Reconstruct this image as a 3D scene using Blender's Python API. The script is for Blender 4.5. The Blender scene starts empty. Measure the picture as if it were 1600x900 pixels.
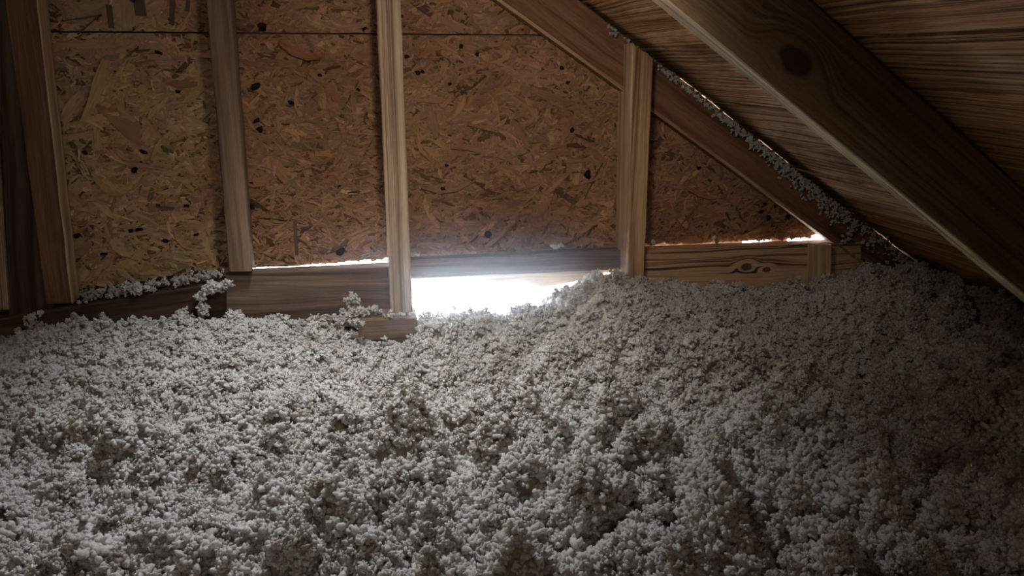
import bpy, bmesh, math, random
import numpy as np
from mathutils import Vector, Matrix, noise, Euler
random.seed(7); rng = np.random.default_rng(7)
SC = bpy.context.scene
C = SC.collection

# ------------------------------------------------------------------ camera
PITCH, YAW, CAMZ, FPX = math.radians(17), math.radians(12), .62, 1155.6
cam = bpy.data.objects.new('camera', bpy.data.cameras.new('camera')); C.objects.link(cam)
cam.data.lens = 26; cam.data.sensor_width = 36; cam.data.clip_start = .02
cam.location = (0, 0, CAMZ); cam.rotation_euler = (math.pi/2 - PITCH, 0, -YAW)
SC.camera = cam
# ------------------------------------------------------------------ world and lights
SC.view_settings.view_transform = 'Standard'; SC.view_settings.look = 'None'
SC.view_settings.gamma = 1; SC.view_settings.exposure = .15
w = bpy.data.worlds.new('overcast'); SC.world = w; w.use_nodes = True
w.node_tree.nodes['Background'].inputs[0].default_value = (.80, .90, 1, 1)
w.node_tree.nodes['Background'].inputs[1].default_value = 32
def light(name, kind, loc, aim, power, color, **k):
    l = bpy.data.lights.new(name, kind); l.energy = power; l.color = color
    for a, b in k.items(): setattr(l, a, b)
    o = bpy.data.objects.new(name, l); C.objects.link(o); o.location = loc
    o.rotation_euler = (Vector(aim) - Vector(loc)).to_track_quat('-Z', 'Y').to_euler()
    return o
# added lights with no built source: overhead key, warm wall spot, weak rear fill
light('overhead_key', 'SPOT', (-.07, 1.36, .90), (-.06, 1.19, 0), 32, (.93, .96, 1), spot_size=math.radians(98), spot_blend=1, shadow_soft_size=.06)
light('wall_fill_spot', 'SPOT', (.20, .84, .79), (.36, 1.7, .34), 9, (1, .89, .76), spot_size=math.radians(116), spot_blend=1, shadow_soft_size=.07)  # added warm spot to brighten the wall timbers
light('rear_fill', 'AREA', (-.2, -1.6, 1.1), (.1, 1.2, .1), 3., (1, .84, .66), size=.7)  # added warm fill from behind the camera

# ------------------------------------------------------------------ helpers
cp, sp, cy, sy = math.cos(PITCH), math.sin(PITCH), math.cos(YAW), math.sin(YAW)
FW = np.array([sy*cp, cy*cp, -sp]); RT = np.array([cy, -sy, 0]); UP = np.cross(RT, FW)
def at(x, y, Y):                       # where the sight line of a photo pixel meets the plane at depth Y -> (X, Z)
    d = FW*FPX + RT*(x-800) + UP*(450-y)
    return (d[0]*Y/d[1], CAMZ + d[2]*Y/d[1])
def tag(o, label=None, cat=None, group=None, kind=None):
    for k, v in (('label', label), ('category', cat), ('group', group), ('kind', kind)):
        if v: o[k] = v
    return o
def link(name, me, mat, parent=None, smooth=False):
    o = bpy.data.objects.new(name, me); C.objects.link(o)
    if mat: me.materials.append(mat)
    if parent: o.parent = parent
    if smooth: me.polygons.foreach_set('use_smooth', [True]*len(me.polygons))
    return o
def empty(name, loc=(0, 0, 0)):
    o = bpy.data.objects.new(name, None); C.objects.link(o); o.location = loc; return o
def put(child, parent):
    child.parent = parent; child.location = Vector(child.location) - Vector(parent.location)

class NT:
    def __init__(s, name):
        s.m = bpy.data.materials.new(name); s.m.use_nodes = True; s.t = s.m.node_tree
        s.b = s.t.nodes['Principled BSDF']; s.b.inputs['Roughness'].default_value = .85
        s.b.inputs['Specular IOR Level'].default_value = .12
    def n(s, typ, **k):
        x = s.t.nodes.new(typ)
        for a, b in k.items(): setattr(x, a, b)
        return x
    def set(s, sock, v):
        if isinstance(v, bpy.types.NodeSocket): s.t.links.new(v, sock)
        else: sock.default_value = v
    def math(s, op, a, b=0., c=0., clamp=False):
        x = s.n('ShaderNodeMath', operation=op, use_clamp=clamp)
        s.set(x.inputs[0], a); s.set(x.inputs[1], b)
        if op in ('MULTIPLY_ADD', 'SMOOTH_MIN'): s.set(x.inputs[2], c)
        return x.outputs[0]
    def mix(s, f, a, b, blend='MIX'):
        x = s.n('ShaderNodeMix', data_type='RGBA', blend_type=blend)
        s.set(x.inputs[0], f); s.set(x.inputs[6], a); s.set(x.inputs[7], b); return x.outputs[2]
    def fmix(s, f, a, b):
        x = s.n('ShaderNodeMix'); s.set(x.inputs[0], f); s.set(x.inputs[2], a); s.set(x.inputs[3], b); return x.outputs[0]
    def mr(s, v, a, b, c=0., d=1., smooth=True):
        x = s.n('ShaderNodeMapRange', interpolation_type='SMOOTHSTEP' if smooth else 'LINEAR')
        for i, q in enumerate((v, a, b, c, d)): s.set(x.inputs[i], q)
        return x.outputs[0]
    def comb(s, x, y, z=0.):
        c = s.n('ShaderNodeCombineXYZ')
        for i, q in enumerate((x, y, z)): s.set(c.inputs[i], q)
        return c.outputs[0]
    def noise(s, vec, scale, detail=4., rough=.55, dist=0.):
        x = s.n('ShaderNodeTexNoise'); s.set(x.inputs['Vector'], vec)
        for k, v in (('Scale', scale), ('Detail', detail), ('Roughness', rough), ('Distortion', dist)): s.set(x.inputs[k], v)
        return x.outputs[0]
    def ramp(s, f, stops):
        x = s.n('ShaderNodeValToRGB'); e = x.color_ramp.elements
        while len(e) < len(stops): e.new(.5)
        for q, (p, c) in zip(e, stops): q.position = p; q.color = (*c, 1)
        s.set(x.inputs[0], f); return x.outputs[0]
    def bump(s, h, dist, strength=1.):
        x = s.n('ShaderNodeBump'); s.set(x.inputs['Height'], h); x.inputs['Distance'].default_value = dist
        x.inputs['Strength'].default_value = strength; s.t.links.new(x.outputs[0], s.b.inputs['Normal'])
    def col(s, c): s.set(s.b.inputs['Base Color'], c)

def wood(name, dark, mid, lite, rings=55., swirl=.05, stain=.5, knots=(), fibre=.35, contrast=(.32, .68), straight=False, cracks=0., vary=0.):
    """sawn softwood; UV in metres, u along the grain"""
    s = NT(name)
    uv = s.n('ShaderNodeUVMap', uv_map='grain').outputs[0]
    sep = s.n('ShaderNodeSeparateXYZ'); s.set(sep.inputs[0], uv); u, v = sep.outputs[0], sep.outputs[1]
    ro = s.math('MULTIPLY', s.n('ShaderNodeObjectInfo').outputs['Random'], 37.)
    n1 = s.noise(s.comb(s.math('MULTIPLY', u, 1.6), s.math('MULTIPLY', v, 9.), ro), 1., 2.)
    vd = s.math('MULTIPLY_ADD', s.math('SUBTRACT', n1, .5), swirl, v)
    kd = None
    for (ku, kv, kr) in knots:
        du = s.math('MULTIPLY', s.math('SUBTRACT', u, ku), .62); dv = s.math('SUBTRACT', v, kv)
        d = s.math('SQRT', s.math('ADD', s.math('MULTIPLY', du, du), s.math('MULTIPLY', dv, dv)))
        d = s.math('MULTIPLY_ADD', s.math('SUBTRACT', s.noise(s.comb(u, v), 38., 2.), .5), kr*.5, d)
        m = s.mr(d, kr*.9, kr*3.4)
        vd = s.fmix(m, s.math('ADD', s.math('MULTIPLY', d, .8), kv), vd)
        kk = s.mr(d, kr*.75, kr*1.25, 1., 0.)
        kd = kk if kd is None else s.math('MAXIMUM', kd, kk)
    r = s.noise(s.comb(s.math('MULTIPLY', u, .5 if straight else 1.1), s.math('MULTIPLY', vd, rings), ro), 1., 3., .6)
    r2 = s.noise(s.comb(s.math('MULTIPLY', u, 3.), s.math('MULTIPLY', vd, rings*3.2), ro), 1., 2.)
    r = s.math('ADD', s.math('MULTIPLY', r, .72), s.math('MULTIPLY', r2, .28))
    rr = s.mr(r, contrast[0], contrast[1])
    c = s.ramp(rr, [(0, dark), (.45, mid), (1, lite)])
    f = s.noise(s.comb(s.math('MULTIPLY', u, 22.), s.math('MULTIPLY', v, 620.), ro), 1., 3., .7)
    c = s.mix(fibre, c, s.mix(1., c, s.ramp(f, [(.3, (.35, .33, .3)), (.7, (1.35, 1.35, 1.35))]), 'MULTIPLY'))
    st = s.noise(s.comb(s.math('MULTIPLY', u, 3.), s.math('MULTIPLY', v, 11.), ro), 1., 5., .6)
    c = s.mix(s.math('MULTIPLY', s.mr(st, .45, .72), stain), c, s.mix(1., c, (.42, .33, .28, 1), 'MULTIPLY'))
    if vary: c = s.mix(vary, c, s.mix(1., c, s.ramp(s.n('ShaderNodeObjectInfo').outputs['Random'], [(0, (.35, .30, .26)), (1, (1.15, 1.1, 1.05))]), 'MULTIPLY'))
    if cracks:
        ck = s.noise(s.comb(s.math('MULTIPLY', u, 4.), s.math('MULTIPLY', vd, 90.), ro), 1., 1.)
        ckm = s.mr(ck, .30, .27, 0., cracks)
        c = s.mix(ckm, c, (.02, .014, .01, 1))
    if kd is not None: c = s.mix(s.math('MULTIPLY', kd, .82), c, (.035, .02, .014, 1))
    s.col(c); s.bump(s.math('ADD', s.math('MULTIPLY', rr, .5), s.math('MULTIPLY', f, .5)), .0016, .8)
    return s.m

def osb(name, tint, attr):
    s = NT(name)
    uv = s.n('ShaderNodeUVMap', uv_map='grain').outputs[0]
    sep = s.n('ShaderNodeSeparateXYZ'); s.set(sep.inputs[0], uv); u, v = sep.outputs[0], sep.outputs[1]
    f = s.noise(s.comb(s.math('MULTIPLY', u, 30.), s.math('MULTIPLY', v, 420.)), 1., 3., .65)
    pos = s.n('ShaderNodeNewGeometry').outputs['Position']
    big = s.noise(pos, 4.5, 3., .6)
    if attr: c = s.n('ShaderNodeAttribute', attribute_name='flake').outputs[0]
    else: c = s.ramp(s.noise(s.comb(s.math('MULTIPLY', u, 40.), s.math('MULTIPLY', v, 90.)), 1., 4., .7), [(.3, (.10, .055, .03)), (.7, (.42, .27, .15))])
    c = s.mix(1., c, tint, 'MULTIPLY')
    c = s.mix(.6, c, s.mix(1., c, s.ramp(f, [(.25, (.5, .47, .43)), (.7, (1.3, 1.3, 1.3))]), 'MULTIPLY'))
    c = s.mix(s.mr(big, .42, .68, 0., .55), c, s.mix(1., c, (.62, .48, .42, 1), 'MULTIPLY'))
    s.col(c); s.b.inputs['Roughness'].default_value = .7; s.b.inputs['Specular IOR Level'].default_value = .2
    s.bump(f, .0012, .8)
    return s.m

def fluff(name, lo, hi):
    s = NT(name)
    pos = s.n('ShaderNodeNewGeometry').outputs['Position']
    rnd = s.n('ShaderNodeObjectInfo').outputs['Random']
    big = s.noise(pos, 9., 3.)
    k = s.math('MULTIPLY_ADD', rnd, .6, s.math('MULTIPLY', big, .7))
    c = s.ramp(k, [(.25, lo), (.75, hi)])
    fine = s.noise(pos, 420., 3., .7)
    c = s.mix(.35, c, s.mix(1., c, s.ramp(fine, [(.3, (.72, .68, .62)), (.65, (1.1, 1.1, 1.1))]), 'MULTIPLY'))
    s.col(c); s.b.inputs['Roughness'].default_value = .5; s.b.inputs['Specular IOR Level'].default_value = .4
    s.bump(s.noise(pos, 700., 3., .7), .0015, 1.)
    tr = s.n('ShaderNodeBsdfTranslucent'); s.set(tr.inputs[0], c)
    mx = s.n('ShaderNodeMixShader'); mx.inputs[0].default_value = .36
    s.t.links.new(s.b.outputs[0], mx.inputs[1]); s.t.links.new(tr.outputs[0], mx.inputs[2])
    s.t.links.new(mx.outputs[0], s.t.nodes['Material Output'].inputs[0])
    return s.m

def lin(r, g, b): return tuple(((x/255+.055)/1.055)**2.4 if x > 10 else x/3294 for x in (r, g, b))

def member(name, a0, a1, b0, b1, Y0, Y1, mat, parent=None, n=14, jit=.0007, bev=.0022, origin=None):
    """sawn timber lofted from section a (corners a0, a1) to section b; each corner is (X, Z); Y0..Y1 is its depth"""
    a0, a1, b0, b1 = (Vector((p[0], 0, p[1])) for p in (a0, a1, b0, b1))
    L = ((b0+b1)-(a0+a1)); ln = L.length/2; L.normalize(); P = Vector((L.z, 0, -L.x))
    bm = bmesh.new(); uvl = bm.loops.layers.uv.new('grain'); sec = []
    sd = hash(name) % 97 if False else sum(map(ord, name)) + round(a0.x*1000) % 89
    for i in range(n+1):
        t = i/n; p, q = a0.lerp(b0, t), a1.lerp(b1, t); d = (q-p).normalized()
        ring = []
        for (e, yy, se, sy_) in ((p, Y0, 1, 1), (q, Y0, -1, 1), (q, Y1, -1, -1), (p, Y1, 1, -1)):
            j = Vector((noise.noise((t*ln*14+sd, se, sy_)), noise.noise((t*ln*14, sd, se+sy_)), 0))*jit*2
            base = e + d*(se*j.x) + Vector((0, yy + j.y, 0))
            c1, c2 = base + d*se*bev, base + Vector((0, sy_*bev, 0))
            ring += [c1, c2] if (se, sy_) in ((-1, 1), (1, -1)) else [c2, c1]
        sec.append([bm.verts.new(v) for v in ring])
    for i in range(n):
        for k in range(8):
            bm.faces.new((sec[i][k], sec[i][(k+1) % 8], sec[i+1][(k+1) % 8], sec[i+1][k]))
    bm.faces.new(sec[0][::-1]); bm.faces.new(sec[-1])
    bmesh.ops.recalc_face_normals(bm, faces=bm.faces)
    org = (a0+a1+b0+b1)/4 + Vector((0, (Y0+Y1)/2, 0))
    for f in bm.faces:
        nn = f.normal
        for l in f.loops:
            co = l.vert.co - a0; u = co.dot(L)
            v = co.dot(P) if abs(nn.y) > .5 else (co.y - Y0 + (.3 if nn.dot(P) > 0 else .5))
            l[uvl].uv = (u, v)
    for v in bm.verts: v.co -= org
    me = bpy.data.meshes.new(name); bm.to_mesh(me); bm.free()
    o = link(name, me, mat); o.location = org
    if parent: put(o, parent)
    return o
def pmember(name, pa0, pa1, pb0, pb1, Y0, Y1, mat, **k):
    return member(name, *(at(*p, Y0) for p in (pa0, pa1, pb0, pb1)), Y0, Y1, mat, **k)
def prism(name, pts, Y0, Y1, mat, parent=None, grain=(1, 0)):
    """plate with outline pts (X, Z) between depths Y0 and Y1"""
    bm = bmesh.new(); uvl = bm.loops.layers.uv.new('grain')
    f = [bm.verts.new((x, Y0, z)) for x, z in pts]; b = [bm.verts.new((x, Y1, z)) for x, z in pts]
    bm.faces.new(f); bm.faces.new(b[::-1]); n = len(pts)
    for i in range(n): bm.faces.new((f[i], b[i], b[(i+1) % n], f[(i+1) % n]))
    bmesh.ops.recalc_face_normals(bm, faces=bm.faces)
    for fc in bm.faces:
        for l in fc.loops:
            c = l.vert.co; l[uvl].uv = (c.x*grain[0]+c.z*grain[1], -c.x*grain[1]+c.z*grain[0] + (c.y if abs(fc.normal.y) < .5 else 0))
    me = bpy.data.meshes.new(name); bm.to_mesh(me); bm.free()
    return link(name, me, mat, parent)

# ------------------------------------------------------------------ materials
M = {}
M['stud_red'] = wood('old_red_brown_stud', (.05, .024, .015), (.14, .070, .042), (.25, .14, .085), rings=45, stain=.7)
M['stud_grey'] = wood('grey_brown_stud', (.10, .064, .042), (.21, .14, .092), (.31, .215, .145), rings=40, stain=.4)
M['stud_pale'] = wood('pale_straight_stud', (.22, .15, .095), (.40, .29, .19), (.56, .43, .30), rings=150, swirl=.006, stain=.25, straight=True, contrast=(.38, .6))
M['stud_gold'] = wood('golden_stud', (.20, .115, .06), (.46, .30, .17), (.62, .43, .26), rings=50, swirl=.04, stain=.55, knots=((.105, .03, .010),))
M['rafter_red'] = wood('red_gable_rafter', (.10, .045, .027), (.23, .115, .068), (.31, .17, .10), rings=28, swirl=.08, stain=.5, fibre=.5)
M['pale_lit'] = wood('pale_wood_lit_side', (.30, .20, .12), (.56, .40, .25), (.74, .57, .39), rings=60, swirl=.03, stain=.35)  # pale blocking wood, also the painted lit sides of two studs
M['beam'] = wood('plate_timber', (.07, .046, .034), (.19, .128, .095), (.29, .20, .145), rings=42, swirl=.05, stain=.5)
M['beam_shaded'] = wood('shaded_plate_timber', (.03, .02, .014), (.075, .05, .035), (.125, .085, .06), rings=42, swirl=.05, stain=.6)  # plate timber coloured darker, light falloff put into the colour
M['beam_fig'] = wood('figured_plate_timber', (.12, .06, .032), (.50, .31, .19), (.66, .45, .29), rings=85, swirl=.07, stain=.35, contrast=(.36, .58), cracks=.9, knots=((.30, .052, .010), (.36, .062, .007)))
M['rafter_pale'] = wood('pale_rafter', (.16, .10, .06), (.46, .36, .23), (.60, .48, .32), rings=50, swirl=.03, stain=.3)
M['soffit'] = wood('pale_soffit_board', (.30, .21, .13), (.55, .42, .29), (.72, .58, .42), rings=70, swirl=.12, stain=.2)
M['roof'] = wood('weathered_roof_board', (.08, .035, .016), (.48, .28, .145), (.74, .52, .30), rings=170, swirl=.05, stain=.75, contrast=(.32, .68), cracks=.8, fibre=.8, vary=.5)
M['osb_tan'] = osb('osb_tan', (1.08, 1.05, .95, 1), True); M['osb_red'] = osb('osb_red', (.74, .60, .54, 1), True)
M['osb_base'] = osb('osb_core', (.8, .62, .48, 1), False)
s = NT('dark_hole'); s.col((.014, .010, .009, 1)); M['dark'] = s.m
s = NT('ink'); s.col((.12, .08, .055, 1)); M['ink'] = s.m
s = NT('plain_board'); s.col((.16, .11, .075, 1)); M['plain'] = s.m
M['fluff'] = fluff('white_loose_fill', (.66, .60, .54), (.91, .90, .88))
M['fluff_base'] = fluff('gap_shade_fill', (.34, .27, .2), (.50, .43, .35))  # bed under the tufts, shade of the gaps put into its brown

# ------------------------------------------------------------------ setting
YO = 1.745            # inner face of the gable sheathing
YF = 1.700            # front of plates, rafter and flat studs
RA, RB = at(905, 0, YF), at(1430, 410, YF)          # upper edge of the gable rafter
SL = (RA[1]-RB[1])/(RB[0]-RA[0]); ang = math.atan(SL)
roofz = lambda X: RA[1] - SL*(X-RA[0]) + .012
RIDGE = -1.3
# floor and the walls nobody sees
def slab(name, lo, hi, mat, kind='structure'):
    bm = bmesh.new(); bmesh.ops.create_cube(bm, size=1)
    for v in bm.verts: v.co = Vector([(a+b)/2 + c*(b-a) for a, b, c in zip(lo, hi, v.co)])
    me = bpy.data.meshes.new(name); bm.to_mesh(me); bm.free(); o = link(name, me, mat)
    if kind: o['kind'] = kind
    return o
slab('floor', (-5.2, -2.6, -.36), (2.6, 1.80, -.30), M['plain'])
prism('wall_front', [(-5.2, -.3), (2.6, -.3), (2.3, roofz(2.3)+.02), (RIDGE, roofz(RIDGE)+.02), (-5.2, roofz(RIDGE)+.02-SL*(3.9))], -2.6, -2.55, M['plain'])['kind'] = 'structure'

# gable sheathing: sheets of strand board
def ip(pts, x):
    return float(np.interp(x, [p[0] for p in pts], [p[1] for p in pts]))
wall = empty('wall_back', (0, YO, 0)); wall['kind'] = 'structure'
seam = at(400, 52, YO)[1]
jx = at(345, 200, YO)[0]; jx2 = at(990, 200, YO)[0]
bot_px = [(-400, 520), (0, 470), (115, 452), (345, 418), (397, 418.3), (440, 415.7), (500, 411.8), (560, 407.2), (612, 402.5), (645, 399), (960, 389), (1005, 384), (1140, 377), (1165, 376.2), (1210, 374), (1262, 371), (1266, 366.5), (1292, 364), (1300, 372), (1700, 372)]
bot = [at(x, y, YO) for x, y in bot_px]
XL = -3.0
def flakes(name, x0, x1, z0, z1, mat, dens, parent, big=()):
    """pressed wood strands: thin bent slivers lying on the sheet"""
    A = (x1-x0)*(z1-z0); n = int(A*dens)
    V, F, UV, COL = [], [], [], []
    items = []
    for i in range(n):
        x, z = random.uniform(x0, x1), random.uniform(z0, z1)
        q = random.random()
        if q < .06: l, wd = random.uniform(.045, .10), random.uniform(.012, .026)
        elif q < .34: l, wd = random.uniform(.018, .045), random.uniform(.005, .012)
        else: l, wd = random.uniform(.007, .022), random.uniform(.0018, .006)
        a = random.gauss(0, .55) if random.random() < .6 else random.uniform(0, math.pi)
        k = random.gauss(.0, 1)
        c = np.array([.43, .30, .195])*math.exp(.17*k)
        c[1] *= random.uniform(.9, 1.08); c[2] *= random.uniform(.8, 1.15)
        if random.random() < .06: c = c*.35
        items.append((random.random() - (q < .06)*.25 + (q >= .4)*.15, x, z, l, wd, a, c))
    items += [(1.3, *b) for b in big]
    items.sort(key=lambda t: t[0]); m = len(items)
    for i, (_, x, z, l, wd, a, c) in enumerate(items):
        ca, sa = math.cos(a), math.sin(a); y0 = -.0004 - .0036*i/m
        ty, tl = random.gauss(0, .10)*wd, random.gauss(0, .02)*l; b = len(V); bend = random.uniform(-.12, .12)*l
        rows = ((-.5, .5), (-.16, .95), (.18, 1.), (.5, .45))
        for (s_, ww) in rows:
            ll = l*(s_ + random.uniform(-.05, .05)); cc = bend*(1-4*s_*s_)
            for t in (-.5, 0, .5):
                vv = wd*t*ww*random.uniform(.8, 1.2) + cc; uu = ll + random.uniform(-.06, .06)*wd
                X = x + uu*ca - vv*sa; Z = z + uu*sa + vv*ca
                V.append((min(max(X, x0), x1), min(y0 + ty*t*2 + tl*s_*2 - (.0006 if t == 0 else 0), -.0002), min(max(Z, z0), z1)))
                UV.append((uu + x*9, vv + z*7)); COL.append((*c, 1))
        for r in range(3):
            for t in range(2):
                k0 = b + r*3 + t; F.append((k0, k0+1, k0+4, k0+3))
    me = bpy.data.meshes.new(name); me.from_pydata(V, [], F)
    uvl = me.uv_layers.new(name='grain'); idx = np.zeros(len(me.loops), int); me.loops.foreach_get('vertex_index', idx)
    uvl.data.foreach_set('uv', np.array(UV)[idx].ravel())
    ca_ = me.color_attributes.new('flake', 'FLOAT_COLOR', 'POINT'); ca_.data.foreach_set('color', np.array(COL, dtype=float).ravel())
    o = link(name, me, mat, parent); o['kind'] = 'stuff'; return o
def bigf(x, y, l, w_, a, c):
    X, Z = at(x, y, YO); return (X, Z, l, w_, math.radians(a), np.array(c))
bt = [bigf(152, 143, .150, .036, 63, (.42, .29, .165)), bigf(188, 192, .115, .040, -48, (.30, .19, .11)), bigf(115, 165, .06, .03, 50, (.46, .33, .19)),
      bigf(283, 126, .075, .03, -8, (.27, .16, .10)), bigf(305, 140, .06, .03, 55, (.36, .26, .15)), bigf(245, 205, .09, .022, -55, (.40, .28, .16)),
      bigf(170, 285, .08, .022, -45, (.38, .26, .15)), bigf(180, 300, .07, .028, -50, (.46, .33, .19)), bigf(110, 208, .12, .02, 4, (.40, .28, .17)),
      bigf(150, 65, .15, .02, 4, (.42, .29, .17)), bigf(190, 22, .07, .05, 80, (.40, .30, .19)), bigf(130, 12, .09, .02, 15, (.42, .33, .2)),
      bigf(165, 325, .06, .022, -45, (.48, .35, .2)), bigf(178, 340, .09, .012, 78, (.30, .2, .12)), bigf(120, 300, .06, .025, 60, (.44, .32, .19))]
br = [bigf(690, 33, .12, .022, -28, (.40, .27, .17)), bigf(733, 65, .06, .025, 72, (.36, .24, .16)), bigf(738, 177, .14, .024, 0, (.40, .27, .19)),
      bigf(670, 180, .11, .022, -72, (.36, .25, .17)), bigf(750, 240, .15, .014, -14, (.42, .29, .19)), bigf(810, 210, .08, .025, -60, (.38, .24, .16)),
      bigf(893, 190, .10, .016, 65, (.42, .27, .17)), bigf(855, 150, .14, .02, -18, (.36, .24, .15)), bigf(432, 262, .08, .026, -60, (.46, .30, .17)),
      bigf(400, 275, .08, .028, 4, (.46, .28, .16)), bigf(470, 75, .09, .03, -20, (.46, .27, .16)), bigf(905, 230, .07, .012, -10, (.16, .08, .05)),
      bigf(700, 285, .12, .02, 5, (.36, .25, .18)), bigf(860, 250, .10, .02, 20, (.38, .24, .15)), bigf(1100, 300, .1, .02, -15, (.45, .26, .15))]
sheets = [(XL, jx, -.02, seam-.0018, 'osb_tan', bt, 1), (XL, jx, seam+.0018, 2.6, 'osb_tan', bt, 0), (jx+.0025, jx2, -.02, seam-.0018, 'osb_red', br, 1),
          (jx+.0025, jx2, seam+.0018, 2.6, 'osb_red', br, 0), (jx2+.0025, 2.2, -.02, seam-.0018, 'osb_red', br, 1)]
for (x0, x1, z0, z1, mt, big, low) in sheets:
    cut = lambda X, top: min(top, roofz(X) if X > RIDGE else roofz(RIDGE) - SL*(RIDGE-X))
    xs = sorted({x0, x1, *[b[0] for b in bot if x0 < b[0] < x1], *[x for x in (RIDGE,) if x0 < x < x1], *np.linspace(x0, x1, 14)})
    lo = [(x, ip(bot, x) if low else z0) for x in xs]; hi = [(x, cut(x, z1)) for x in xs]
    keep = [i for i in range(len(xs)) if hi[i][1] > lo[i][1] + .001]
    if len(keep) < 2: continue
    pts = [lo[i] for i in keep] + [hi[i] for i in reversed(keep)]
    p = prism('strand_board_panel', [(x, z) for x, z in pts], 0, .011, M['osb_base'], wall)
    # strands only where the photo looks
    X0, X1 = max(x0, -1.25), min(x1, 1.5); Z1 = min(z1, 1.0)
    Z0 = (min(z for x, z in lo if X0-.05 <= x <= X1+.05) if low else z0)
    fl = flakes('pressed_strands', X0, X1, Z0, Z1, M[mt], 21000, p, [b for b in big if X0 < b[0] < X1 and Z0 < b[1] < Z1])
    # trim strands under the sheet's lower edge and beyond the roof line
    me = fl.data; bm = bmesh.new(); bm.from_mesh(me)
    dead = [f for f in bm.faces if (lambda c: (low and c.z < ip(bot, c.x) + .0005) or c.z > cut(c.x, 9) - .002)(f.calc_center_median())]
    bmesh.ops.delete(bm, geom=dead, context='FACES'); bm.to_mesh(me); bm.free()
# lower sheathing strips below the plates, either side of the opening
gx0, gx1 = at(628, 470, YO)[0], at(985, 470, YO)[0]
prism('strand_board_panel', [(XL, -.3), (gx0, -.3), (gx0, .10), (XL, .02)], .001, .012, M['osb_base'], wall)
prism('strand_board_panel', [(gx1, -.3), (2.2, -.3), (2.2, .09), (gx1, .09)], .001, .012, M['osb_base'], wall)
prism('strand_board_panel', [(gx0, -.3), (gx1, -.3), (gx1, .0), (gx0, -.02)], .001, .012, M['osb_base'], wall)
# added boards outside that block daylight at the joints: behind the seam, behind the plates where no daylight shows
def outer(pts, y=.0125): prism('light_stop', pts, y, y+.015, M['plain'], wall)
outer([(XL, seam-.08), (1.1, seam-.08), (1.1, seam+.08), (XL, seam+.08)])
for jj in (jx, jx2): outer([(jj-.03, ip(bot, jj)+.004), (jj+.035, ip(bot, jj)+.004), (jj+.035, roofz(jj)-.02), (jj-.03, roofz(jj)-.02)], .0118)
def obox(xa, xb, za=.02, zb_=.10):
    X0, X1 = at(xa, 400, YO)[0], at(xb, 400, YO)[0]
    outer([(X0, ip(bot, X0)-za), (X1, ip(bot, X1)-za), (X1, ip(bot, X1)+zb_), (X0, ip(bot, X0)+zb_)], .0130)
outer([(RIDGE, roofz(RIDGE)-.07), (1.36, roofz(1.36)-.07), (1.37, roofz(1.37)-.3), (2.2, roofz(2.2)-.3), (2.2, roofz(2.2)+.012), (RIDGE, roofz(RIDGE)+.012)], .0285); obox(-3000, 372, .10); obox(638, 966, .02); obox(990, 1162); obox(1207, 1232); obox(1296, 1700)
# knots, holes and old stamp strokes in the sheathing
def blot(name, px, py, r, asp, rot, mat, y=-.0062):
    X, Z = at(px, py, YO); n = 9; pts = []
    for i in range(n):
        a = 2*math.pi*i/n; q = r*random.uniform(.6, 1.15); u, v = q*math.cos(a), q*math.sin(a)*asp
        pts.append((X+u*math.cos(rot)-v*math.sin(rot), Z+u*math.sin(rot)+v*math.cos(rot)))
    prism(name, pts, y, 0, mat, wall)
for (x, y, r) in ((248,83,5.5),(225,237,6),(211,265,5),(279,143,4),(133,238,4),(164,396,5.5),(218,358,5.5),(205,360,4),(260,376,6),(307,366,4.5),(292,321,4.5),(120,368,7),
                  (483,95,4),(455,160,6),(402,188,6),(407,203,5),(635,88,5),(391,288,6),(400,135,7),(410,43,7),(702,131,3.5),(877,106,5),(886,129,4),(697,258,4),(692,295,5),
                  (893,203,5),(917,273,8),(763,365,7),(1091,262,4),(1188,330,5),(1199,340,6),(1230,338,6),(1210,321,4),(1163,361,2.5),(1193,318,3),(533,392,8),(393,323,6),(500,118,4),
                  (745,85,4),(720,73,4),(653,113,5),(660,112,4),(560,140,3.5),(530,290,3),(610,30,5),(570,45,4)):
    blot('knot_hole', x, y, r/660, random.uniform(.5, .95), random.uniform(-.5, .5), M['dark'])
def stroke(x0, y0, x1, y1, wpx):
    a, b = at(x0, y0, YO), at(x1, y1, YO); d = Vector((b[0]-a[0], b[1]-a[1])); nrm = Vector((-d.y, d.x)).normalized()*wpx/1320
    prism('stamp_mark', [(a[0]+nrm.x, a[1]+nrm.y), (b[0]+nrm.x, b[1]+nrm.y), (b[0]-nrm.x, b[1]-nrm.y), (a[0]-nrm.x, a[1]-nrm.y)], -.0055, -.0002, M['ink'], wall)
for q in ((171, 8, 175, 44, 7), (218, 0, 221, 25, 14), (212, 0, 208, 4, 4), (270, 0, 269, 38, 6), (295, 0, 293, 18, 5), (75, 34, 92, 34, 2), (158, 23, 122, 54, 2), (160, 24, 100, 33, 1.2), (62, 30, 75, 46, 2), (461, 345, 464, 398, 5)):
    stroke(*q)

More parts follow.
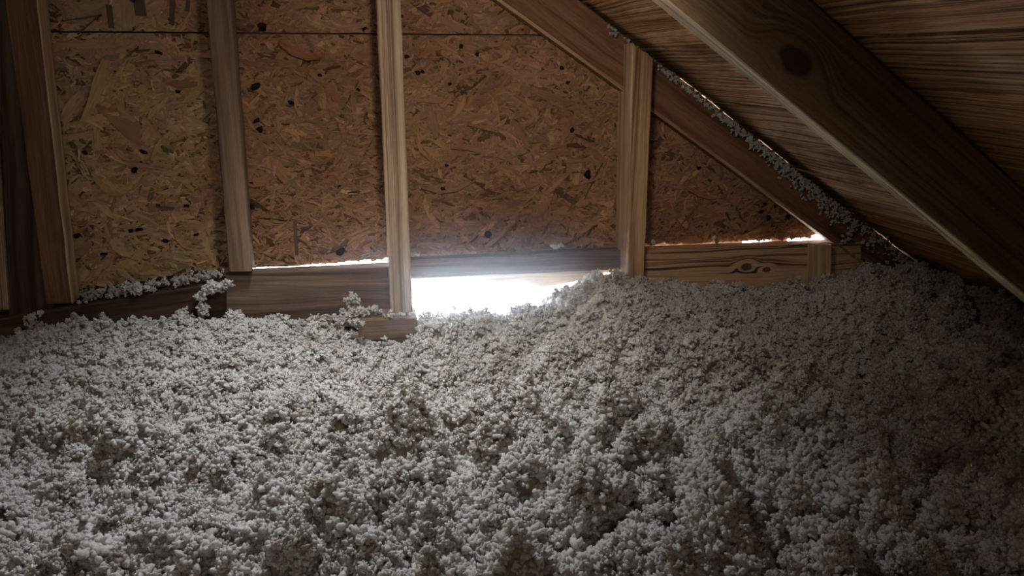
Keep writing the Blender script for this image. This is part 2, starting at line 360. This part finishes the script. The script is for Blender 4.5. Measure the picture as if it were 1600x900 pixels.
# roof sheathing: boards running to the gable, each one a part
D = Vector((math.cos(ang), 0, -math.sin(ang))); N = Vector((math.sin(ang), 0, math.cos(ang)))
def roof(name, P0, D, N, edges, mats):
    root = empty(name, P0); root['kind'] = 'structure'
    for k in range(len(edges)-1):
        s0, s1 = edges[k]+.003, edges[k+1]-.003
        yseams = [-2.6, 1.90]
        for j in range(len(yseams)-1):
            y0, y1 = yseams[j]+.001, yseams[j+1]-.001; bm = bmesh.new(); uvl = bm.loops.layers.uv.new('grain')
            dz = random.uniform(0, .006); tilt = random.uniform(-.003, .003); nn = 24; rows = []
            for i in range(nn+1):
                y = y0 + (y1-y0)*i/nn; w0, w1 = (noise.noise((y*6, k*5.1, s)) * .0012 for s in (0, 9))
                rows.append([bm.verts.new(Vector((0, y, 0)) + D*(a) + N*(h)) for a, h in ((s0+w0+.001, dz-tilt), (s1+w1-.001, dz+tilt), (s1+w1, dz+tilt+.0015), (s1+w1, dz+.02), (s0+w0, dz+.02), (s0+w0, dz-tilt+.0015))])
            for i in range(nn):
                for t in range(6): bm.faces.new((rows[i][t], rows[i][(t+1) % 6], rows[i+1][(t+1) % 6], rows[i+1][t]))
            bm.faces.new(rows[0]); bm.faces.new(rows[-1][::-1]); bmesh.ops.recalc_face_normals(bm, faces=bm.faces)
            for f in bm.faces:
                for l in f.loops: l[uvl].uv = (l.vert.co.y, l.vert.co.dot(D) + (.3 if abs(f.normal.dot(N)) < .5 else 0))
            me = bpy.data.meshes.new('roof_board'); bm.to_mesh(me); bm.free(); link('roof_board', me, mats, root)
    pts = [Vector((0, y, 0)) + D*edges[e] + N*h for h in (.0245, .030) for y, e in ((-2.65, 0), (1.95, 0), (1.95, -1), (-2.65, -1))]
    me = bpy.data.meshes.new('roofing_felt'); me.from_pydata(pts, [], [(0, 1, 2, 3), (4, 7, 6, 5), (0, 4, 5, 1), (1, 5, 6, 2), (2, 6, 7, 3), (3, 7, 4, 0)]); link('roofing_felt', me, M['dark'], root)
    return root
P0 = Vector((RA[0], 0, roofz(RA[0])))
ed = [0]
pxs = [(1014, 82), (1076, 132), (1124, 172), (1200, 230), (1258, 276), (1338, 338), (1420, 402), (1500, 466)]
on = [((at(x, y, YF)[0]-RA[0])/math.cos(ang)) for x, y in pxs]
up = [-(RA[0]-RIDGE)/math.cos(ang)]
while up[-1] < on[0]-.2: up.append(up[-1]+.138)
edges = up + on + [on[-1]+.14*i for i in range(1, 6)]
roof('ceiling', P0, D, N, edges, M['roof'])
roof('ceiling.001', Vector((RIDGE, 0, roofz(RIDGE))), Vector((-math.cos(ang), 0, -math.sin(ang))), Vector((-math.sin(ang), 0, math.cos(ang))), [.0+.26*i for i in range(0, 19)], M['roof'])

# ------------------------------------------------------------------ timbers
def T(o, label, cat): tag(o, label, cat); return o
raf = prism('gable_rafter', [at(640, -207, YF), at(905, 0, YF), at(1430, 410, YF), at(1560, 512, YF), at(1480, 512, YF), at(1425, 470, YF), at(1290, 371, YF), at(1022, 177, YF), at(775, 0, YF), at(495, -202, YF)], YF, YO-.006, M['rafter_red'], None, (math.cos(ang), -math.sin(ang)))
le = prism('edge_highlight', [at(495, -202, YF), at(775, 0, YF), at(1022, 177, YF), at(1290, 371, YF), at(1425, 470, YF), at(1427, 465, YF), at(1291, 367, YF), at(1024, 172, YF), at(778, -4, YF), at(498, -206, YF)], YF-.0025, YF+.001, M['stud_gold'], raf, (math.cos(ang), -math.sin(ang)))  # pale strip painting the highlight along the rafter's lower edge
bv = raf.modifiers.new('worn_edges', 'BEVEL'); bv.width = .003; bv.segments = 2
T(raf, 'red-brown sloping rafter flat against the gable strand board, its upper edge dusted with insulation', 'rafter')
# foreground rafter: near face at YN
YN = .952
def offs(p, dist): return (p[0] - N.x*dist, p[1] - N.z*dist)
def rafter(name, yn, thick, depth, mat, s0, s1):
    a1 = P0 + D*s0; b1 = P0 + D*s1
    a, b = (a1.x, a1.z), (b1.x, b1.z)
    o = member(name, offs(a, depth), offs(a, 0), offs(b, depth), offs(b, 0), yn, yn+thick, mat, n=30, bev=.0018)
    o.data.materials.append(M['rafter_pale'])
    for f in o.data.polygons:
        if f.normal.dot(N) < -.6: f.material_index = 1  # underside coloured paler for light bounced off the insulation
    return o
pb = at(1300, 213, YN); q = Vector((pb[0], 0, pb[1])) - P0; q.y = 0; DEP = -q.dot(N)
pt = at(1300, 237, YN+.04)
# knot position in the rafter's grain frame
S0 = -1.9
kp = at(1243, 95, YN); A0 = offs(((P0+D*S0).x, (P0+D*S0).z), DEP); kx = Vector((kp[0]-A0[0], 0, kp[1]-A0[1]))
Pp = Vector((D.z, 0, -D.x))
M['rafter_brown'] = wood('brown_knotty_rafter', (.10, .06, .034), (.22, .145, .085), (.33, .23, .14), rings=60, swirl=.03, stain=.5, fibre=.4, knots=((kx.dot(D), kx.dot(Pp), .0165),))
T(rafter('roof_rafter', YN, .038, DEP, M['rafter_brown'], S0, 1.75), 'large brown rafter slanting across the upper right with a big dark knot', 'rafter')
# the next rafter toward the viewer: only its lower edge shows in the corner
for z_ in [YN-.82+.16*i for i in range(1)]: pass
c2 = at(1582, 0, .45); q2 = Vector((c2[0], 0, c2[1])) - P0
T(rafter('roof_rafter', .40, .038, DEP, M['rafter_pale'], S0, 1.75), 'pale rafter edge just showing in the top right corner', 'rafter')
def stud(label, a0, a1, b0, b1, Y0, Y1, mat, n=16):
    o = pmember('wall_stud', a0, a1, b0, b1, Y0, Y1, mat, n=n); T(o, label, 'stud'); return o
def ext(top, bottom, y):            # follow a photo edge up beyond the frame
    t = (y-top[1])/(bottom[1]-top[1]); return (top[0]+(bottom[0]-top[0])*t, y)
def studx(label, tl, bl, tr, br, Y0, Y1, mat, ytop=-330):
    return stud(label, ext(tl, bl, ytop), ext(tr, br, ytop), bl, br, Y0, Y1, mat, n=26)
studx('leftmost dark red-brown stud with a pale lit right edge', (8, 0), (72, 474), (59, 0), (113, 474), 1.688, YO-.006, M['stud_red'])
studx('grey-brown stud second from left, standing where tan board meets red board', (322, 0), (358, 424), (360, 0), (393, 424), YF-.022, YO-.006, M['stud_grey'])
studx('pale straight-grained stud in front of the plate, beside the daylight opening', (588, 0), (611, 492), (626, 0), (645, 492), 1.655, YF-.003, M['stud_pale'])
T(pmember('dark_board', (-14, -200), (36, -200), (14, 520), (90, 520), 1.70, YO-.006, M['beam_shaded'], n=20), 'nearly black strip standing for the shadow left of the leftmost stud', 'board')  # dark strip added where the stud's shadow falls on the sheathing
T(pmember('pale_post', (-112, -200), (-40, -200), (-56, 484), (13, 484), 1.69, YO-.006, M['stud_pale'], n=20), 'pale strip standing for the lit sheathing at the far left border', 'post')  # pale strip added in place of the lit sheathing
def face_mat(o, mat, axis, sign):
    o.data.materials.append(mat); i = len(o.data.materials)-1
    for f in o.data.polygons:
        if f.normal[axis]*sign > .6: f.material_index = i
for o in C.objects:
    if o.get('label', '').startswith('leftmost dark'): face_mat(o, M['pale_lit'], 0, 1)  # right side coloured paler as if lit
# notched stud: full depth under the rafter, thin over it
Y4 = 1.648
s4 = pmember('wall_stud', (988, 68), (1021, 92), (980, 462), (1005, 462), Y4, YO-.006, M['stud_gold'], n=22)
T(s4, 'short golden-edged stud lapped over the gable rafter, right of the daylight opening', 'stud'); face_mat(s4, M['pale_lit'], 0, -1)  # left side coloured paler as if lit
T(pmember('blocking_stud', (1273, 383), (1300, 383), (1270, 470), (1298, 470), YF-.035, YF-.001, M['pale_lit'], n=6), 'short pale blocking stud at the right end of the plate under the rafter foot', 'stud')
# plates and other level timbers
T(pmember('gable_plate', (-420, 566), (-420, 640), (352, 442), (352, 520), YF-.02, YO-.006, M['beam_shaded'], n=22), 'dark shadowed plate timber at left, sprinkled with insulation', 'plate')
T(pmember('gable_plate', (353, 428), (353, 510), (627, 415), (627, 512), YF, YO-.006, M['beam'], n=14), 'brown plate timber behind the pale stud with a bright slit above it', 'plate')
T(pmember('gable_plate', (640, 407.5), (640, 436), (972, 391), (972, 421), YF, YO-.006, M['beam'], n=14), 'slim plate board spanning directly above the daylight opening', 'plate')
T(pmember('gable_plate', (1000, 391), (1000, 480), (1345, 377), (1345, 470), YF, YO-.006, M['beam_fig'], n=16), 'figured brown plate with knots and dark grain, right of the short golden stud', 'plate')
sof = prism('soffit_board', [at(x, y, YO+.01) for x, y in ((640, 428), (990, 405), (990, 424), (950, 426), (893, 442), (850, 449.5), (820, 444), (770, 439), (720, 436), (640, 437))], YO+.012, YO+.03, M['soffit'], None)
T(sof, 'pale sagging board hanging below the plate in the daylight opening', 'board')
T(pmember('sill_block', (560, 501), (560, 545), (652, 496), (652, 540), 1.615, YF-.004, M['beam'], n=8), 'brown wood block under the pale stud, half buried in insulation', 'block')

# ------------------------------------------------------------------ loose fill insulation
def tuft_mesh(seed, nubs=15, segs=4):
    """a curl of blown fibre: bent tapering lobes round a lumpy core"""
    r = random.Random(seed); V, F = [], []
    for k in range(nubs):
        th = r.uniform(0, 2*math.pi); ph = math.acos(r.uniform(-.25, 1)); d = Vector((math.sin(ph)*math.cos(th), math.sin(ph)*math.sin(th), math.cos(ph)))
        c = d*r.uniform(.05, .35); side = d.orthogonal().normalized(); side.rotate(Matrix.Rotation(r.uniform(0, 6.28), 3, d)); L = r.uniform(.32, .72); R = r.uniform(.16, .31); flat = r.uniform(.6, 1)
        curl = r.uniform(-1.4, 1.4); b = len(V); m = 6; p = c.copy(); dd = d.copy()
        for i in range(segs+1):
            t = i/segs; rad = R*(math.sin(math.pi*(.20+.66*t))**.6)*r.uniform(.75, 1.2)
            s2 = dd.cross(side).normalized(); s1 = s2.cross(dd).normalized()
            for j in range(m):
                a = 2*math.pi*j/m + t; q = r.uniform(.72, 1.25)
                V.append(p + s1*math.cos(a)*rad*q + s2*math.sin(a)*rad*flat*q)
            dd = (dd + s1*curl*.35).normalized(); p = p + dd*(L/segs)
        V.append(c - d*.1); V.append(p)
        for i in range(segs):
            for j in range(m): F.append((b+i*m+j, b+i*m+(j+1) % m, b+(i+1)*m+(j+1) % m, b+(i+1)*m+j))
        e = b+(segs+1)*m
        for j in range(m): F.append((b+(j+1) % m, b+j, e)); F.append((b+segs*m+j, b+segs*m+(j+1) % m, e+1))
    return V, F
TUFTS = [tuft_mesh(100+i) for i in range(8)]
tuft_obs = []
for i, (V, F) in enumerate(TUFTS):
    me = bpy.data.meshes.new('fibre_tuft'); me.from_pydata(V, [], F); me.materials.append(M['fluff']); me.polygons.foreach_set('use_smooth', [True]*len(F))
    tuft_obs.append(bpy.data.objects.new('fibre_tuft', me))

sil = [(-500, 560), (-200, 540), (0, 528), (100, 512), (170, 502), (250, 502), (330, 500), (400, 502), (480, 509), (540, 514), (575, 524), (600, 531), (640, 531), (655, 505), (700, 494), (760, 497), (800, 496), (860, 481), (900, 461), (925, 441), (945, 432), (985, 444), (1050, 440), (1100, 448), (1200, 458), (1260, 456), (1300, 436), (1350, 422), (1430, 420), (1500, 428), (1545, 446), (1600, 470), (1800, 540)]
YS = 1.64
silw = [at(x, y, YS) for x, y in sil]; sx_ = [p[0] for p in silw]; sz_ = [p[1] for p in silw]
def ground(px, py):
    d = FW*FPX + RT*(px-800) + UP*(450-py); t_ = (CAMZ+.02)/-d[2]; return d[0]*t_, d[1]*t_
BUMPS = [(*ground(px, py), r, h) for px, py, r, h in ((500, 600, .09, -.05), (430, 650, .10, .045), (760, 590, .12, -.03), (900, 560, .12, .03), (330, 560, .10, .02), (1060, 800, .10, .04), (1150, 640, .12, -.03),
         (240, 700, .10, .03), (130, 600, .10, -.03), (700, 720, .08, -.03), (600, 680, .08, .03), (1330, 520, .12, .03), (1450, 700, .12, -.04), (350, 860, .08, -.04), (560, 800, .08, .02), (900, 760, .08, .025), (1250, 720, .09, .02))]
def fbm(x, y, s, o=0.): return noise.noise((x*s, y*s, o))
def height(x, y):
    zb = float(np.interp(x, sx_, sz_)) - .012
    zm = -.035 + .02*math.tanh(x) + .03*fbm(x, y, 2.2, 3) + .012*fbm(x, y, 5.5, 8)
    t = min(max((YS - y)/.42, 0), 1); t = t*t*(3-2*t)
    z = zb*(1-t) + zm*t
    b1 = abs(fbm(x, y, 9.5, 1)); b2 = abs(fbm(x+3, y, 27, 2)); b3 = fbm(x, y, 60, 4)
    z += .140*(b1-.20)*(0.3+.7*t) + .060*(b2-.2)*(.5+.5*t) + .014*b3
    for (hx_, hy_, hr, hh) in BUMPS: z += hh*math.exp(-((x-hx_)**2 + (y-hy_)**2)/hr**2)*(.2+.8*t)
    if y > YS: z -= (y-YS)*.30
    cap = roofz(x) - .02 if x > .9 else 9
    return min(z, cap)
def grid(x0, x1, y0, y1, st):
    nx, ny = int((x1-x0)/st)+1, int((y1-y0)/st)+1
    return [(x0+i*(x1-x0)/(nx-1), y0+j*(y1-y0)/(ny-1)) for j in range(ny) for i in range(nx)], nx, ny
def yback(x): return 1.765 if gx0+.02 < x < gx1-.02 else 1.697
P, nx, ny = grid(-2.4, 2.35, -1.2, 1.0, .03)
V = []; F = []
def addgrid(x0, x1, y0, y1, st, b):
    P, nx, ny = grid(x0, x1, y0, y1, st)
    V.extend((x, y, height(x, y) - .004) for x, y in P)
    F.extend((b+j*nx+i, b+j*nx+i+1, b+(j+1)*nx+i+1, b+(j+1)*nx+i) for j in range(ny-1) for i in range(nx-1))
addgrid(-2.6, 2.35, -1.6, .2, .035, 0); addgrid(-2.6, 2.35, .2, 1.697, .010, len(V)); addgrid(gx0+.03, gx1-.03, 1.697, 1.765, .010, len(V))
me = bpy.data.meshes.new('loose_fill_insulation'); me.from_pydata(V, [], F)
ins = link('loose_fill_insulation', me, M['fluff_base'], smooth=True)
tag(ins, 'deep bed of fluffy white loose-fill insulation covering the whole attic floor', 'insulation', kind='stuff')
# tufts lying all over it
def sight(x, y, z):
    v = np.array((x, y, z-CAMZ)); d = v@FW
    return (v@RT)/d*FPX/800 if d > .1 else 9
pts, rot, scl, idx = [], [], [], []
def scatter(x, y, z, s):
    pts.append((x, y, z)); rot.append((random.uniform(-.7, .7), random.uniform(-.7, .7), random.uniform(0, 6.283))); scl.append(s); idx.append(random.randrange(8))
NT_ = 120000; k = 0
while k < NT_:
    x, y = random.uniform(-1.7, 2.25), random.uniform(.28, 1.765)
    k += 1
    if y > yback(x) - .008: continue
    q = abs(x - y*.2)/(y+.25)
    if q > .95 and random.random() < .65: continue
    z = height(x, y); s = random.choice((.008, .010, .012, .014, .017))*random.uniform(.85, 1.2)
    # the browner bed shows between tufts as painted gap shade
    scatter(x, y, z - s*.15 + random.uniform(0, .003), s*(1.15 if y < 1.1 else 1))
for _ in range(2600):                   # little piles that stand proud of the bed
    cx, cy_ = random.uniform(-1.5, 2.1), random.uniform(.35, 1.68); n_ = random.randint(8, 26); sg = random.uniform(.010, .022)
    for i in range(n_):
        x, y = cx + random.gauss(0, sg), cy_ + random.gauss(0, sg)
        if y > yback(x) - .01: continue
        r_ = math.hypot(x-cx, y-cy_)/sg; s = random.uniform(.006, .011)
        scatter(x, y, height(x, y) + max(0, 1.1-.45*r_)*random.uniform(.5, 1.)*sg*1.5, s)
for _ in range(260):                    # ragged crests against the wall
    cx = random.uniform(-1.1, 1.9); cy_ = random.uniform(1.55, 1.66); hh = random.uniform(.006, .022)*(.5 if gx0 < cx < gx1 else 1)
    for i in range(random.randint(6, 14)):
        u_ = random.random(); x, y = cx + random.gauss(0, .010)*(1.2-u_), cy_ + random.gauss(0, .008)
        if y < 1.675: scatter(x, y, height(x, y) + u_*hh, random.uniform(.005, .009))
tm = bpy.data.meshes.new('fibre_tufts'); tm.from_pydata(pts, [], [])
for nm, ty, data in (('rot', 'FLOAT_VECTOR', rot), ('scl', 'FLOAT', scl), ('idx', 'INT', idx)):
    a = tm.attributes.new(nm, ty, 'POINT'); a.data.foreach_set('vector' if ty == 'FLOAT_VECTOR' else 'value', np.array(data).ravel())
to = link('fibre_tufts', tm, None, ins); to['kind'] = 'stuff'
ng = bpy.data.node_groups.new('scatter_tufts', 'GeometryNodeTree')
ng.interface.new_socket('Geometry', in_out='INPUT', socket_type='NodeSocketGeometry'); ng.interface.new_socket('Geometry', in_out='OUTPUT', socket_type='NodeSocketGeometry')
gi, go = ng.nodes.new('NodeGroupInput'), ng.nodes.new('NodeGroupOutput')
m2p = ng.nodes.new('GeometryNodeMeshToPoints'); iop = ng.nodes.new('GeometryNodeInstanceOnPoints'); g2i = ng.nodes.new('GeometryNodeGeometryToInstance')
ng.links.new(gi.outputs[0], m2p.inputs[0]); ng.links.new(m2p.outputs[0], iop.inputs['Points'])
for o in reversed(tuft_obs):
    oi = ng.nodes.new('GeometryNodeObjectInfo'); oi.inputs['Object'].default_value = o; oi.inputs['As Instance'].default_value = True
    ng.links.new(oi.outputs['Geometry'], g2i.inputs[0])
jn = ng.nodes.new('GeometryNodeJoinGeometry')
g2i_ = g2i; ng.nodes.remove(g2i_)
for n_ in [n_ for n_ in ng.nodes if n_.bl_idname == 'GeometryNodeObjectInfo']: ng.links.new(n_.outputs['Geometry'], jn.inputs[0])
ng.links.new(jn.outputs[0], iop.inputs['Instance']); iop.inputs['Pick Instance'].default_value = True
def named(nm, ty):
    n_ = ng.nodes.new('GeometryNodeInputNamedAttribute'); n_.data_type = ty; n_.inputs[0].default_value = nm; return n_.outputs[0]
ng.links.new(named('idx', 'INT'), iop.inputs['Instance Index']); ng.links.new(named('scl', 'FLOAT'), iop.inputs['Scale'])
e2r = ng.nodes.new('FunctionNodeEulerToRotation'); ng.links.new(named('rot', 'FLOAT_VECTOR'), e2r.inputs[0]); ng.links.new(e2r.outputs[0], iop.inputs['Rotation'])
ng.links.new(iop.outputs[0], go.inputs[0])
md = to.modifiers.new('scatter', 'NODES'); md.node_group = ng

# loose clumps on ledges and timbers (real meshes)
def clump(name, spots, origin, mat=None, use=(0, 8)):
    V, F = [], []
    for (x, y, z, s) in spots:
        tv, tf = TUFTS[random.randrange(*use)]; b = len(V)
        R = Euler([random.uniform(0, 6.28) for _ in range(3)]).to_matrix()
        V += [R @ v * s + Vector((x, y, z)) - Vector(origin) for v in tv]; F += [tuple(b+i for i in f) for f in tf]
    me = bpy.data.meshes.new(name); me.from_pydata(V, [], F); o = link(name, me, mat or M['fluff'], smooth=True); o.location = origin; return o
def heap(px, py, Y, wpx, hpx, n, s=.008, seed=0):
    """tufts filling a photo-sized heap at depth Y"""
    out = []
    for i in range(n):
        x, y = px + random.gauss(0, .36)*wpx, py + random.gauss(0, .36)*hpx; yy = Y - random.uniform(0, .02)
        X, Z = at(x, y, yy); out.append((X, yy, Z, s*random.uniform(.6, 1.25)))
    return out
def thing_clump(label, spots):
    o = clump('insulation_clump', spots, spots[0][:3]); tag(o, label, 'insulation'); return o
# row of fluff on the left ledge
led = []
for i in range(210):
    x = random.uniform(122, 350); t = (x-125)/225; y = 468 - 40*t - random.uniform(0, 14)*(1-.3*t) + 4; X, Z = at(x, y, YF); led.append((X, YF + random.uniform(-.012, .03), Z, random.uniform(.004, .009)))
tag(clump('insulation_dusting', led, led[0][:3]), 'thin row of insulation crumbs along the ledge under the tan board', 'insulation', kind='stuff')
thing_clump('pale insulation clump on the left ledge below the tan board', heap(211, 450, YF-.01, 24, 13, 34, .009))
a_ = heap(332, 449, YF-.03, 24, 11, 34, .0095) + heap(354, 443, YF-.03, 9, 9, 14, .008) + heap(312, 464, YF-.03, 12, 10, 14, .009) + heap(318, 484, YF-.03, 14, 14, 26, .0095)
thing_clump('ragged insulation clump leaning up against the plate below the grey-brown stud', a_)
thing_clump('peaked insulation clump beside the foot of the pale stud', heap(548, 470, YF-.03, 15, 13, 30, .009) + heap(565, 488, YF-.04, 46, 13, 80, .010) + heap(520, 500, YF-.05, 50, 9, 60, .010) + heap(560, 507, 1.60, 16, 10, 12))
thing_clump('tiny insulation crumbs in front of the pale stud foot', heap(608, 494, 1.63, 18, 3, 12, .006) + heap(628, 491, 1.63, 12, 2, 8, .005))
thing_clump('small flat insulation clump on top of the slim plate above the opening', heap(870, 385, YF+.01, 16, 4, 14, .006))
thing_clump('dim brownish insulation clump in the dark lower left corner', heap(48, 497, 1.66, 16, 14, 18, .008) + heap(66, 488, 1.66, 8, 3, 5, .006))
thing_clump('small insulation crumb on the figured plate just right of the golden-edged stud', heap(1019, 378, YF+.01, 6, 4, 5, .005))
thing_clump('single insulation crumb on the strand board foot between golden stud and rafter', heap(1115, 373, YF+.02, 5, 5, 5, .005))
for lab, (x, y, w_, h_, n_, s_) in {'upper star-shaped insulation crumb stuck to the rafter foot': (1337, 354, 10, 9, 8, .0065), 'tall insulation crumb stuck low on the rafter, right of the bright slit': (1320, 375, 8, 14, 11, .006),
        'insulation crumb on the rafter foot, just above the mound': (1357, 381, 14, 8, 11, .006), 'rightmost insulation crumb cluster on the rafter foot': (1383, 376, 10, 11, 12, .006), 'bright insulation crumb perched on the mound under the rafter foot': (1354, 417, 10, 7, 9, .008)}.items():
    thing_clump(lab, heap(x, y, YF-.004, w_, h_, n_, s_))
# fluff caught between rafter and roof boards
line = []
for i in range(1700):
    t = random.random()**.8; x = 950 + t*485; y = (x-905)*.781
    dens = np.interp(x, [950, 985, 1010, 1050, 1120, 1180, 1230, 1290, 1320, 1380, 1435], [.25, .15, .12, .3, .5, .9, 1, 1, .6, .45, .8])
    if random.random() > dens: continue
    wd = np.interp(x, [950, 1100, 1180, 1240, 1290, 1330, 1435], [6, 12, 20, 30, 34, 36, 26])
    yy = YF - random.uniform(0, .014); X, Z = at(x + random.uniform(-2, 2), y + 3 + abs(random.gauss(0, .42))*wd, yy)
    Z = min(Z, roofz(X) - .007)
    line.append((X, yy, Z, random.uniform(.003, .0065)))
tag(clump('insulation_fringe', line, line[0][:3]), 'ragged white fringe of insulation caught along the top of the sloping gable rafter', 'insulation', kind='stuff')
thing_clump('dark wisp of insulation caught under the roof board at the top of the rafter', heap(957, 52, YF-.006, 12, 4, 9, .005))

# added scattering volume that imitates the bloom round the daylight opening
s = NT('glow_volume'); t = s.t; t.nodes.remove(s.b)
vs = t.nodes.new('ShaderNodeVolumeScatter'); vs.inputs['Color'].default_value = (.78, .87, 1, 1); vs.inputs['Anisotropy'].default_value = .45
tc = t.nodes.new('ShaderNodeTexCoord'); sb = t.nodes.new('ShaderNodeVectorMath'); sb.operation = 'LENGTH'; t.links.new(tc.outputs['Object'], sb.inputs[0])
s.set(vs.inputs['Density'], s.mr(sb.outputs['Value'], .1, 1., .62, 0.))
t.links.new(vs.outputs[0], t.nodes['Material Output'].inputs['Volume'])
bm = bmesh.new(); bmesh.ops.create_icosphere(bm, subdivisions=3, radius=1)
me = bpy.data.meshes.new('glow_haze'); bm.to_mesh(me); bm.free(); hz = link('glow_haze', me, s.m)
hx, hz_ = at(740, 440, 1.66); hz.location = (hx, 1.62, hz_); hz.scale = (.60, .30, .30)
tag(hz, 'faint bluish glow of added haze in front of the daylight opening', 'haze', kind='stuff')
